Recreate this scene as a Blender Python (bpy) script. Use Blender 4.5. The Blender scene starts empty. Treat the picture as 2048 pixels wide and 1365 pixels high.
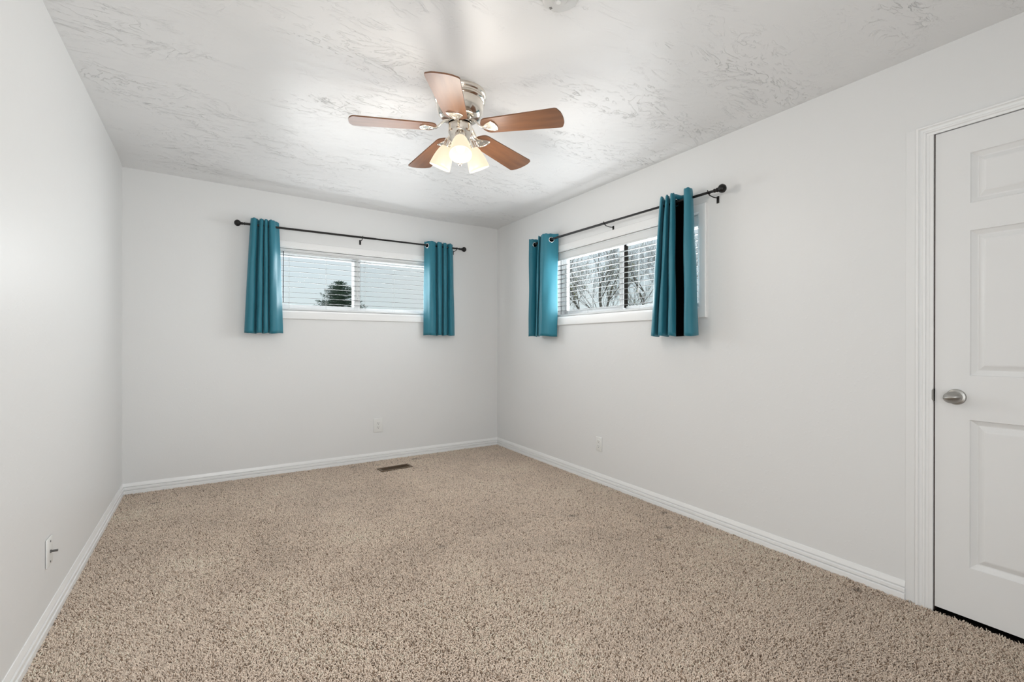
import bpy, bmesh, math, random
import numpy as np
from mathutils import Vector, Matrix

random.seed(7)
rng = np.random.default_rng(11)
scn = bpy.context.scene
C = scn.collection
PI = math.pi

# ------------------------------------------------------------------ camera
CAM = Vector((-2.6646, -4.5107, 1.1462))
YAW, PITCH, ROLL = 0.5648, -0.0009, 0.0013
F_PX, SHIFT_PX = 925.72, 5.557
cam_d = bpy.data.cameras.new('camera')
cam_d.sensor_width = 36.0
cam_d.sensor_fit = 'HORIZONTAL'
cam_d.lens = F_PX / 2048 * 36.0
cam_d.shift_y = SHIFT_PX / 2048
cam_d.clip_start = 0.02
cam = bpy.data.objects.new('camera', cam_d)
C.objects.link(cam)
fwd = Vector((math.sin(YAW) * math.cos(PITCH), math.cos(YAW) * math.cos(PITCH), math.sin(PITCH)))
r0 = Vector((math.cos(YAW), -math.sin(YAW), 0))
u0 = r0.cross(fwd)
right = r0 * math.cos(ROLL) + u0 * math.sin(ROLL)
up = -r0 * math.sin(ROLL) + u0 * math.cos(ROLL)
M = Matrix((right, up, -fwd)).transposed().to_4x4()
M.translation = CAM
cam.matrix_world = M
scn.camera = cam

# ------------------------------------------------------------------ view, sky and daylight
scn.view_settings.view_transform = 'Standard'
scn.view_settings.look = 'None'
scn.view_settings.gamma = 1.0
scn.view_settings.exposure = 0.05
scn.view_settings.use_curve_mapping = False

SKY = 0.95
OUT_W1, OUT_W2 = 20.0, 24.0            # daylight falling on the panes and frames from outside
WIN_W1, WIN_W2 = 9.5, 13.0          # daylight entering by the back / right window
LAMP_W = 4.0                           # each of the three fan bulbs
FILL_W = 27.0                          # added fill lamp behind the camera, set in an invented doorway

world = bpy.data.worlds.new('sky')
scn.world = world
world.use_nodes = True
wn, wl = world.node_tree.nodes, world.node_tree.links
wn.clear()
w_out = wn.new('ShaderNodeOutputWorld')
w_bg = wn.new('ShaderNodeBackground')
w_tc = wn.new('ShaderNodeTexCoord')
w_sep = wn.new('ShaderNodeSeparateXYZ')
w_ramp = wn.new('ShaderNodeValToRGB')
w_noise = wn.new('ShaderNodeTexNoise')
w_mix = wn.new('ShaderNodeMixRGB')
w_nr = wn.new('ShaderNodeValToRGB')
e = w_ramp.color_ramp.elements
e[0].position, e[0].color = 0.0, (0.77, 0.87, 0.86, 1)
e[1].position, e[1].color = 0.42, (0.58, 0.71, 0.88, 1)
w_noise.inputs['Scale'].default_value = 3.2
w_noise.inputs['Detail'].default_value = 4
w_nr.color_ramp.elements[0].position = 0.42
w_nr.color_ramp.elements[1].position = 0.70
w_mix.inputs['Color2'].default_value = (0.80, 0.85, 0.86, 1)
wl.new(w_tc.outputs['Generated'], w_sep.inputs[0])
wl.new(w_sep.outputs['Z'], w_ramp.inputs[0])
wl.new(w_tc.outputs['Generated'], w_noise.inputs['Vector'])
wl.new(w_noise.outputs['Fac'], w_nr.inputs[0])
wl.new(w_nr.outputs[0], w_mix.inputs['Fac'])
wl.new(w_ramp.outputs[0], w_mix.inputs['Color1'])
wl.new(w_mix.outputs[0], w_bg.inputs['Color'])
w_bg.inputs['Strength'].default_value = SKY
wl.new(w_bg.outputs[0], w_out.inputs[0])


def area_light(name, loc, xdir, ydir, sx, sy, watts, color=(1, 1, 1), spread=180):
    l = bpy.data.lights.new(name, 'AREA')
    l.shape = 'RECTANGLE'
    l.size, l.size_y = sx, sy
    l.energy = watts
    l.color = color
    l.spread = math.radians(spread)
    o = bpy.data.objects.new(name, l)
    C.objects.link(o)
    X = Vector(xdir).normalized(); Y = Vector(ydir).normalized(); Z = X.cross(Y)
    m = Matrix((X, Y, Z)).transposed().to_4x4()
    m.translation = Vector(loc)
    o.matrix_world = m
    return o


# ------------------------------------------------------------------ room measures
W, H = 3.278, 2.44
KR, KL = 0.0171, -0.0164
YF = -5.05                      # wall behind the camera
CA, CB = -0.0161, 0.0074
FLOOR = -0.008


def ceil_z(x, y):
    return H + CA * x + CB * y


class Frame:
    """wall frame seen from inside: x to the right, y into the wall, z up"""
    def __init__(s, origin, ang):
        s.o = Vector(origin); s.a = ang
        s.c, s.s = math.cos(ang), math.sin(ang)

    def w(s, x, y, z):
        return Vector((s.o.x + x * s.c - y * s.s, s.o.y + x * s.s + y * s.c, s.o.z + z))


BACK = Frame((0, 0, 0), 0.0)
RIGHT = Frame((0, 0, 0), math.atan2(-1, -KR))
LEFT = Frame((-W, 0, 0), math.atan2(1, KL))

# daylight through the two windows: part reaches the frames from outside, part shines on from the openings
DAY = (0.96, 0.985, 1.0)
area_light('daylight_back', BACK.w(-1.537, -0.004, 1.705), (-1, 0, 0), (0, 0, 1), 1.45, 0.46, WIN_W1, DAY)
area_light('daylight_back_outer', BACK.w(-1.537, 0.19, 1.72), (-1, 0, 0), (0, 0, 1), 1.60, 0.62, OUT_W1, DAY)
ex = RIGHT.w(-1, 0, 0)
area_light('daylight_right', RIGHT.w(1.856, -0.004, 1.655), ex, (0, 0, 1), 1.45, 0.46, WIN_W2, DAY)
area_light('daylight_right_outer', RIGHT.w(1.856, 0.19, 1.70), ex, (0, 0, 1), 1.60, 0.62, OUT_W2, DAY)
area_light('fill_behind_camera', (-2.62, YF - 0.02, 1.04), (-1, 0, 0), (0, 0, -1), 0.90, 1.98, FILL_W, (0.97, 0.99, 1.0))  # unseen fill lamp, added to brighten the near end of the room


# ------------------------------------------------------------------ materials
def principled(name, col, rough=0.5, metal=0.0, spec=0.5, **kw):
    m = bpy.data.materials.new(name)
    m.use_nodes = True
    b = m.node_tree.nodes['Principled BSDF']
    b.inputs['Base Color'].default_value = (*col, 1)
    b.inputs['Roughness'].default_value = rough
    b.inputs['Metallic'].default_value = metal
    b.inputs['Specular IOR Level'].default_value = spec
    for k, v in kw.items():
        b.inputs[k.replace('_', ' ')].default_value = v
    return m


def nodes(m):
    return m.node_tree.nodes, m.node_tree.links, m.node_tree.nodes['Principled BSDF']


def math_node(n, op, a=None, b=None):
    x = n.new('ShaderNodeMath'); x.operation = op
    if a is not None: x.inputs[0].default_value = a
    if b is not None: x.inputs[1].default_value = b
    return x


def plaster(name, col, rough, kind):
    m = principled(name, col, rough, spec=0.42)
    n, l, b = nodes(m)
    tc = n.new('ShaderNodeTexCoord')
    if kind == 'wall':
        t = n.new('ShaderNodeTexNoise'); t.inputs['Scale'].default_value = 48
        t.inputs['Detail'].default_value = 3
        r = n.new('ShaderNodeValToRGB')
        r.color_ramp.elements[0].position = 0.58; r.color_ramp.elements[1].position = 0.72
        l.new(tc.outputs['Object'], t.inputs['Vector']); l.new(t.outputs['Fac'], r.inputs[0])
        bp = n.new('ShaderNodeBump'); bp.inputs['Strength'].default_value = 0.10
        bp.inputs['Distance'].default_value = 0.003
        l.new(r.outputs[0], bp.inputs['Height']); l.new(bp.outputs[0], b.inputs['Normal'])
    else:
        # skip trowel: thin flat laps of mud with sharp torn edges, drag ridges and nearly smooth areas between
        def noise(vec, scale, detail, rough=0.5, dist=0.0):
            t = n.new('ShaderNodeTexNoise')
            t.inputs['Scale'].default_value = scale; t.inputs['Detail'].default_value = detail
            t.inputs['Roughness'].default_value = rough; t.inputs['Distortion'].default_value = dist
            l.new(vec, t.inputs['Vector'])
            return t

        def ramp(src, stops):
            r = n.new('ShaderNodeValToRGB')
            el = r.color_ramp.elements
            while len(el) < len(stops): el.new(0.5)
            for q, (pos, val) in zip(el, stops):
                q.position = pos; q.color = (val, val, val, 1)
            l.new(src, r.inputs[0])
            return r.outputs[0]

        def op(kind, a, b):
            x = n.new('ShaderNodeMath'); x.operation = kind
            for i, v in enumerate((a, b)):
                if isinstance(v, (int, float)): x.inputs[i].default_value = v
                else: l.new(v, x.inputs[i])
            return x.outputs[0]
        mp = n.new('ShaderNodeMapping'); mp.inputs['Scale'].default_value = (1.0, 2.1, 1.0)
        mp.inputs['Rotation'].default_value = (0, 0, 0.5)
        l.new(tc.outputs['Object'], mp.inputs['Vector'])
        v0 = mp.outputs[0]
        laps = noise(v0, 2.6, 8, 0.60, 0.9)
        # torn lap edges: terraces of the height field
        terr = op('FRACT', op('MULTIPLY', laps.outputs['Fac'], 9.0), 0.0)
        edge = ramp(terr, [(0.0, 1.0), (0.04, 1.0), (0.20, 0.0), (1.0, 0.0)])
        # second family of short, curly laps
        curl = noise(v0, 7.5, 6, 0.55, 1.6)
        terr2 = op('FRACT', op('MULTIPLY', curl.outputs['Fac'], 5.0), 0.0)
        edge2 = ramp(terr2, [(0.0, 1.0), (0.05, 0.9), (0.18, 0.0), (1.0, 0.0)])
        patch = ramp(noise(v0, 1.25, 3).outputs['Fac'], [(0.0, 0.0), (0.44, 0.03), (0.66, 1.0), (1.0, 1.0)])
        brk = ramp(noise(v0, 5.5, 4, 0.6).outputs['Fac'], [(0.0, 0.0), (0.46, 0.0), (0.58, 1.0), (1.0, 1.0)])
        brk2 = ramp(noise(v0, 9.0, 3, 0.6).outputs['Fac'], [(0.0, 0.0), (0.47, 0.0), (0.58, 1.0), (1.0, 1.0)])
        h1 = op('MULTIPLY', op('MULTIPLY', edge, brk), op('ADD', op('MULTIPLY', patch, 0.93), 0.07))
        h2 = op('MULTIPLY', op('MULTIPLY', edge2, brk2), patch)
        soft = op('MULTIPLY', noise(v0, 3.0, 3).outputs['Fac'], 1.6)
        hsum = op('ADD', op('ADD', h1, op('MULTIPLY', h2, 0.7)), soft)
        bp = n.new('ShaderNodeBump'); bp.inputs['Strength'].default_value = 1.0
        bp.inputs['Distance'].default_value = 0.0035
        l.new(hsum, bp.inputs['Height']); l.new(bp.outputs[0], b.inputs['Normal'])
    return m


M_wall = plaster('painted_wall', (0.83, 0.83, 0.825), 0.42, 'wall')
M_ceiling = plaster('trowelled_ceiling', (0.86, 0.86, 0.86), 0.38, 'ceiling')
M_trim = principled('white_trim_paint', (0.94, 0.94, 0.935), 0.30)
M_door = principled('white_door_paint', (0.85, 0.85, 0.845), 0.38)
M_vinyl = principled('white_vinyl', (0.93, 0.94, 0.95), 0.30)
M_slat = principled('white_blind_slat', (0.80, 0.81, 0.81), 0.40)
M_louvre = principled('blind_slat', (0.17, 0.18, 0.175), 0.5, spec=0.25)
M_cord = principled('blind_cord', (0.70, 0.72, 0.72), 0.8)
M_wand = principled('dark_wand', (0.03, 0.035, 0.05), 0.2)
M_black = principled('black_gap', (0.008, 0.007, 0.006), 1.0, spec=0.02)
M_rod = principled('oil_rubbed_bronze', (0.008, 0.0065, 0.006), 0.34, 0.3)
M_deep_shade = principled('deep_shade_black', (0.0015, 0.0015, 0.002), 0.95, spec=0.05)  # black for painted deep shade: one curtain fold and the grommet discs
M_chrome = principled('chrome_ring', (0.85, 0.85, 0.86), 0.16, 1.0)
M_nickel = principled('satin_nickel', (0.43, 0.42, 0.40), 0.36, 1.0)
M_fan_metal = principled('polished_nickel', (0.78, 0.73, 0.66), 0.14, 1.0)
M_iron = principled('brushed_nickel', (0.80, 0.75, 0.68), 0.26, 1.0)
M_plate = principled('white_plastic', (0.84, 0.84, 0.82), 0.35)
M_slot = principled('socket_slot', (0.05, 0.045, 0.04), 0.6)
M_connector = principled('connector_metal', (0.16, 0.155, 0.15), 0.4, 0.8)
M_gap_shade = principled('gap_shade_brown', (0.035, 0.018, 0.012), 0.8)  # shade of the narrow door gap, put into the colour
M_vent = principled('bronze_vent', (0.15, 0.095, 0.05), 0.42, 0.35)
M_smoke = principled('detector_plastic', (0.66, 0.66, 0.65), 0.5)
M_carpet_base = principled('carpet_backing', (0.36, 0.29, 0.23), 0.95, spec=0.1)
M_ground = principled('lawn', (0.10, 0.13, 0.06), 0.9)
M_bark = principled('bare_bark', (0.21, 0.185, 0.155), 0.85)
M_needle = principled('spruce_needles', (0.22, 0.29, 0.22), 0.8)
M_bud = principled('yellow_buds', (0.34, 0.33, 0.16), 0.8)
M_roof = principled('exterior_siding', (0.55, 0.54, 0.50), 0.7)


def curtain_material():
    m = principled('teal_satin', (0.022, 0.180, 0.245), 0.47, spec=0.42)
    n, l, b = nodes(m)
    b.inputs['Sheen Weight'].default_value = 0.25
    b.inputs['Sheen Tint'].default_value = (0.35, 0.75, 0.9, 1)
    tc = n.new('ShaderNodeTexCoord')
    t = n.new('ShaderNodeTexNoise'); t.inputs['Scale'].default_value = 14
    t.inputs['Detail'].default_value = 3
    bp = n.new('ShaderNodeBump'); bp.inputs['Strength'].default_value = 0.16
    bp.inputs['Distance'].default_value = 0.01
    l.new(tc.outputs['Object'], t.inputs['Vector']); l.new(t.outputs['Fac'], bp.inputs['Height'])
    l.new(bp.outputs[0], b.inputs['Normal'])
    return m


M_teal = curtain_material()


def wood_material():
    m = principled('walnut_blade', (0.2, 0.08, 0.03), 0.40, spec=0.5)
    n, l, b = nodes(m)
    tc = n.new('ShaderNodeTexCoord')
    mp = n.new('ShaderNodeMapping'); mp.inputs['Scale'].default_value = (2.4, 16, 16)
    t = n.new('ShaderNodeTexNoise'); t.inputs['Scale'].default_value = 2.2
    t.inputs['Detail'].default_value = 5
    r = n.new('ShaderNodeValToRGB')
    r.color_ramp.elements[0].color = (0.165, 0.070, 0.032, 1); r.color_ramp.elements[0].position = 0.3
    r.color_ramp.elements[1].color = (0.225, 0.098, 0.044, 1); r.color_ramp.elements[1].position = 0.7
    l.new(tc.outputs['Object'], mp.inputs[0]); l.new(mp.outputs[0], t.inputs['Vector'])
    l.new(t.outputs['Fac'], r.inputs[0]); l.new(r.outputs[0], b.inputs['Base Color'])
    return m


M_wood = wood_material()


def lit_glass(name, col, strength):
    m = principled(name, (0.10, 0.095, 0.085), 0.4)
    b = m.node_tree.nodes['Principled BSDF']
    b.inputs['Emission Color'].default_value = (*col, 1)
    b.inputs['Emission Strength'].default_value = strength
    return m


M_shade = lit_glass('frosted_lamp_glass', (1.0, 0.84, 0.60), 0.92)
M_bulb = lit_glass('lit_bulb', (1.0, 0.93, 0.80), 3.0)


def glass_material():
    m = bpy.data.materials.new('window_glass'); m.use_nodes = True
    n, l = m.node_tree.nodes, m.node_tree.links
    n.clear()
    out = n.new('ShaderNodeOutputMaterial')
    tr = n.new('ShaderNodeBsdfTransparent'); tr.inputs[0].default_value = (0.975, 0.985, 0.985, 1)
    gl = n.new('ShaderNodeBsdfGlossy'); gl.inputs['Roughness'].default_value = 0.02
    fr = n.new('ShaderNodeFresnel'); fr.inputs['IOR'].default_value = 1.05
    mx = n.new('ShaderNodeMixShader')
    ge = n.new('ShaderNodeNewGeometry')
    inv = n.new('ShaderNodeMath'); inv.operation = 'SUBTRACT'; inv.inputs[0].default_value = 1.0
    mul = n.new('ShaderNodeMath'); mul.operation = 'MULTIPLY'
    l.new(ge.outputs['Backfacing'], inv.inputs[1]); l.new(inv.outputs[0], mul.inputs[0]); l.new(fr.outputs[0], mul.inputs[1])
    l.new(mul.outputs[0], mx.inputs[0]); l.new(tr.outputs[0], mx.inputs[1]); l.new(gl.outputs[0], mx.inputs[2])
    l.new(mx.outputs[0], out.inputs[0])
    return m


M_glass = glass_material()


def screen_material():
    m = bpy.data.materials.new('insect_mesh'); m.use_nodes = True
    n, l = m.node_tree.nodes, m.node_tree.links
    n.clear()
    out = n.new('ShaderNodeOutputMaterial')
    tr = n.new('ShaderNodeBsdfTransparent')
    df = n.new('ShaderNodeBsdfDiffuse'); df.inputs[0].default_value = (0.10, 0.11, 0.10, 1)
    mx = n.new('ShaderNodeMixShader'); mx.inputs[0].default_value = 0.12
    l.new(tr.outputs[0], mx.inputs[1]); l.new(df.outputs[0], mx.inputs[2])
    l.new(mx.outputs[0], out.inputs[0])
    return m


M_screen = screen_material()


def carpet_material():
    m = principled('carpet_yarn', (0.5, 0.4, 0.3), 0.95, spec=0.08)
    n, l, b = nodes(m)
    at = n.new('ShaderNodeAttribute'); at.attribute_name = 'yarn'
    l.new(at.outputs['Color'], b.inputs['Base Color'])
    return m


M_carpet = carpet_material()


# ------------------------------------------------------------------ mesh helpers
class MB:
    def __init__(s):
        s.v, s.f = [], []

    def add(s, v, f):
        k = len(s.v)
        s.v += [tuple(x) for x in v]
        s.f += [tuple(i + k for i in q) for q in f]
        return s

    def box(s, a, b, bev=0.0, seg=2):
        x0, y0, z0 = a; x1, y1, z1 = b
        if bev <= 0:
            v = [(x0, y0, z0), (x1, y0, z0), (x1, y1, z0), (x0, y1, z0), (x0, y0, z1), (x1, y0, z1), (x1, y1, z1), (x0, y1, z1)]
            f = [(0, 3, 2, 1), (4, 5, 6, 7), (0, 1, 5, 4), (1, 2, 6, 5), (2, 3, 7, 6), (3, 0, 4, 7)]
            return s.add(v, f)
        bm = bmesh.new()
        bmesh.ops.create_cube(bm, size=1)
        for q in bm.verts:
            q.co = ((x0 + x1) / 2 + q.co.x * (x1 - x0), (y0 + y1) / 2 + q.co.y * (y1 - y0), (z0 + z1) / 2 + q.co.z * (z1 - z0))
        bmesh.ops.bevel(bm, geom=list(bm.edges), offset=bev, segments=seg, affect='EDGES', profile=0.5)
        return s.bm(bm)

    def bm(s, bm):
        bm.verts.index_update()
        v = [tuple(q.co) for q in bm.verts]; f = [[q.index for q in p.verts] for p in bm.faces]
        bm.free()
        return s.add(v, f)

    def lathe(s, prof, n=32, mat=None, cap0=False, cap1=False):
        """prof: (radius, height) along local z; mat: 4x4 placement"""
        v, f = [], []
        for r, h in prof:
            for i in range(n):
                t = 2 * PI * i / n
                v.append(Vector((r * math.cos(t), r * math.sin(t), h)))
        for j in range(len(prof) - 1):
            for i in range(n):
                a, b = j * n + i, j * n + (i + 1) % n
                f.append((a, b, b + n, a + n))
        if cap0: f.append(tuple(range(n - 1, -1, -1)))
        if cap1: f.append(tuple((len(prof) - 1) * n + i for i in range(n)))
        if mat is not None: v = [mat @ q for q in v]
        return s.add(v, f)

    def tube(s, pts, rad, n=12, caps=True):
        pts = [Vector(q) for q in pts]
        if not hasattr(rad, '__len__'): rad = [rad] * len(pts)
        v, f = [], []
        up_ = None
        for i, q in enumerate(pts):
            d = (pts[min(i + 1, len(pts) - 1)] - pts[max(i - 1, 0)]).normalized()
            if up_ is None:
                up_ = Vector((0, 0, 1)) if abs(d.z) < 0.9 else Vector((1, 0, 0))
            a = (up_ - d * up_.dot(d)).normalized(); b = d.cross(a); up_ = a
            for k in range(n):
                t = 2 * PI * k / n
                v.append(q + (a * math.cos(t) + b * math.sin(t)) * rad[i])
        for j in range(len(pts) - 1):
            for k in range(n):
                a, b = j * n + k, j * n + (k + 1) % n
                f.append((a, b, b + n, a + n))
        if caps:
            f.append(tuple(range(n - 1, -1, -1))); f.append(tuple((len(pts) - 1) * n + k for k in range(n)))
        return s.add(v, f)

    def prism(s, poly, x0, x1, m0=0.0, m1=0.0):
        """poly of (y,z) in the wall frame extruded along x; ends mitred: x end moves by m * y"""
        n = len(poly)
        v = [(x0 + m0 * y, y, z) for y, z in poly] + [(x1 + m1 * y, y, z) for y, z in poly]
        f = [(i, (i + 1) % n, n + (i + 1) % n, n + i) for i in range(n)]
        f += [tuple(range(n - 1, -1, -1)), tuple(range(n, 2 * n))]
        return s.add(v, f)

    def build(s, name, mat, parent=None, smooth=False, auto=None):
        me = bpy.data.meshes.new(name)
        me.from_pydata(s.v, [], s.f)
        bm = bmesh.new(); bm.from_mesh(me)
        bmesh.ops.recalc_face_normals(bm, faces=bm.faces)
        bm.to_mesh(me); bm.free()
        me.materials.append(mat)
        if smooth or auto:
            for q in me.polygons: q.use_smooth = True
            if auto: me.set_sharp_from_angle(angle=math.radians(auto))
        o = bpy.data.objects.new(name, me)
        C.objects.link(o)
        if parent is not None: o.parent = parent
        return o


def tag(o, label, cat, group=None):
    o['label'] = label; o['category'] = cat
    if group: o['group'] = group
    return o


def empty(name, loc, rz=0.0):
    o = bpy.data.objects.new(name, None)
    o.empty_display_size = 0.05
    C.objects.link(o)
    o.location = loc; o.rotation_euler = (0, 0, rz)
    return o


def thing(name, label, cat, loc, rz=0.0, group=None):
    return tag(empty(name, loc, rz), label, cat, group)


def structure(o):
    o['kind'] = 'structure'
    return o


# ------------------------------------------------------------------ floor, walls, ceiling
WT = 0.15       # wall thickness


def wall_mesh(frame, x0, x1, holes, recess=()):
    """front face at y=0, back at y=WT; holes: (xa, xb, za, zb); recess: holes closed at the back"""
    xs = sorted({x0, x1} | {h[0] for h in holes} | {h[1] for h in holes})
    zs = sorted({FLOOR, 9.0} | {h[2] for h in holes} | {h[3] for h in holes})

    def hole(xa, za):
        for h in holes:
            if h[0] - 1e-6 <= xa < h[1] - 1e-6 and h[2] - 1e-6 <= za < h[3] - 1e-6: return h
        return None

    def P(x, y, z):
        q = frame.w(x, y, 0)
        q0 = frame.w(x, 0, 0)
        q.z = z if z < 8 else ceil_z(q0.x, q0.y) + 0.03
        return q
    mb = MB()

    def quad(*c):
        mb.add([P(*q) for q in c], [(0, 1, 2, 3)])
    nx, nz = len(xs) - 1, len(zs) - 1
    solid = [[hole(xs[i], zs[j]) is None for j in range(nz)] for i in range(nx)]
    for i in range(nx):
        for j in range(nz):
            xa, xb, za, zb = xs[i], xs[i + 1], zs[j], zs[j + 1]
            if solid[i][j]:
                quad((xa, 0, za), (xb, 0, za), (xb, 0, zb), (xa, 0, zb))
                quad((xa, WT, za), (xa, WT, zb), (xb, WT, zb), (xb, WT, za))
                for di, dj in ((-1, 0), (1, 0), (0, -1), (0, 1)):
                    a, b = i + di, j + dj
                    if 0 <= a < nx and 0 <= b < nz and solid[a][b]: continue
                    if di: 
                        x = xa if di < 0 else xb
                        quad((x, 0, za), (x, 0, zb), (x, WT, zb), (x, WT, za))
                    else:
                        z = za if dj < 0 else zb
                        quad((xa, 0, z), (xb, 0, z), (xb, WT, z), (xa, WT, z))
            elif hole(xs[i], zs[j]) in recess:
                y = WT - 0.03
                quad((xa, y, za), (xb, y, za), (xb, y, zb), (xa, y, zb))
                quad((xa, WT, za), (xa, WT, zb), (xb, WT, zb), (xb, WT, za))
    return mb


WIN1 = (-2.317, -0.757, 1.430, 1.990)            # back wall opening
WIN2 = (1.076, 2.636, 1.385, 1.987)              # right wall opening (distance from the corner)
DOOR = (3.786, 4.580, FLOOR, 2.060)
structure(wall_mesh(BACK, -W - 0.0, 0.0, [WIN1]).build('wall_back', M_wall))
structure(wall_mesh(RIGHT, 0.0, 5.05, [WIN2, DOOR], recess=[DOOR]).build('wall_right', M_wall))
structure(wall_mesh(LEFT, -5.05, 0.0, []).build('wall_left', M_wall))
xl, xr = -W + KL * YF, KR * YF
FRONT = Frame((xr, YF, 0), PI)
HX = xr - (-2.62)
structure(wall_mesh(FRONT, 0.0, xr - xl, [(HX - 0.46, HX + 0.46, FLOOR, 2.05)]).build('wall_front', M_wall))  # doorway opening made up for the fill lamp

fl = MB().box((-W - WT, YF - WT, FLOOR - 0.08), (WT, WT, FLOOR))
structure(fl.build('floor', M_carpet_base))

# ceiling: flat field that turns down a little where it meets the back wall
mb = MB()
DROOP = 0.024
xs = np.linspace(-W - WT, WT, 46)
ys = [YF - WT, -4.0, -3.0, -2.0, -1.2, -0.7, -0.45, -0.34, -0.28, -0.22, -0.16, -0.12, -0.09, -0.062, -0.058, -0.03, 0.0, WT]
for yv in ys:
    for xv in xs:
        t = min(1, max(0, (xv + W) / 1.35))          # long soft cove on the left, tight crease on the right
        t2 = min(1, max(0, (-0.25 - xv) / 0.45))
        wd = 0.34 * (1 - t) + 0.060 * t
        d = min(1, max(0, 1 + yv / wd))
        soft = d * d
        hard = d
        k = soft * (1 - t) + hard * t
        amp = DROOP * (0.35 + 0.65 * t2)
        mb.v.append((xv, yv, ceil_z(xv, yv) + 0.003 - amp * k * (1.0 if yv < 0.001 else 1.0)))
nx = len(xs)
for j in range(len(ys) - 1):
    for i in range(nx - 1):
        a = j * nx + i
        mb.f.append((a, a + 1, a + nx + 1, a + nx))
k0 = len(mb.v)
mb.v += [(v[0], v[1], 2.62) for v in (mb.v[0], mb.v[nx - 1], mb.v[len(ys) * nx - 1], mb.v[(len(ys) - 1) * nx])]
mb.f.append((k0, k0 + 1, k0 + 2, k0 + 3))
structure(mb.build('ceiling', M_ceiling, auto=4))

# baseboards -------------------------------------------------------
BB = [(0, 0.0825), (-0.003, 0.0825), (-0.0085, 0.060), (-0.0085, 0.0575), (-0.0010, 0.0565), (-0.0010, 0.0530), (-0.0105, 0.0500),
      (-0.0115, 0.0480), (-0.0115, 0.0345), (-0.0105, 0.0330), (-0.0030, 0.0325), (-0.0030, 0.0300), (-0.0130, 0.0270), (-0.0140, 0.0255),
      (-0.0140, FLOOR), (0, FLOOR)]


def baseboard(name, frame, x0, x1, m0, m1):
    mb = MB().prism(BB, x0, x1, m0, m1)
    mb.v = [tuple(frame.w(*q)) for q in mb.v]
    return structure(mb.build(name, M_trim))


baseboard('baseboard_back', BACK, -W, 0.0, -1, 1)
baseboard('baseboard_right', RIGHT, 0.0, 3.7045, -1, 0)
baseboard('baseboard_left', LEFT, -5.05, 0.0, 0, 1)


# ------------------------------------------------------------------ windows
def ring(mb, x0, x1, z0, z1, w, y0, y1, wt=None, wb=None, bev=0.002):
    """rectangular frame of four boards, outer size x0..x1, z0..z1"""
    wt = w if wt is None else wt; wb = w if wb is None else wb
    mb.box((x0, y0, z0), (x0 + w, y1, z1), bev)
    mb.box((x1 - w, y0, z0), (x1, y1, z1), bev)
    mb.box((x0 + w, y0, z1 - wt), (x1 - w, y1, z1), bev)
    mb.box((x0 + w, y0, z0), (x1 - w, y1, z0 + wb), bev)
    return mb


def mitred_casing(x0, x1, z0, z1, ws, wt, wb):
    """picture-frame casing with mitred corners around the opening"""
    mb = MB()
    prof = [(0.0, 0.0), (0.0, -0.010), (0.12, -0.0155), (0.80, -0.0195), (0.94, -0.0185), (1.0, -0.0150), (1.0, 0.0)]   # (0 = opening edge .. 1 = outer edge)
    cs = [(x0, z0, -1, -1, ws, wb), (x1, z0, 1, -1, ws, wb), (x1, z1, 1, 1, ws, wt), (x0, z1, -1, 1, ws, wt)]
    rows = []
    for cx, cz, sx, sz, wx, wz in cs:
        rows.append([(cx + sx * wx * t, y, cz + sz * wz * t) for t, y in prof])
    n = len(prof)
    v = [q for r in rows for q in r]
    f = []
    for c in range(4):
        d = (c + 1) % 4
        for i in range(n - 1):
            f.append((c * n + i, c * n + i + 1, d * n + i + 1, d * n + i))
    return mb.add(v, f)


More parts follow.
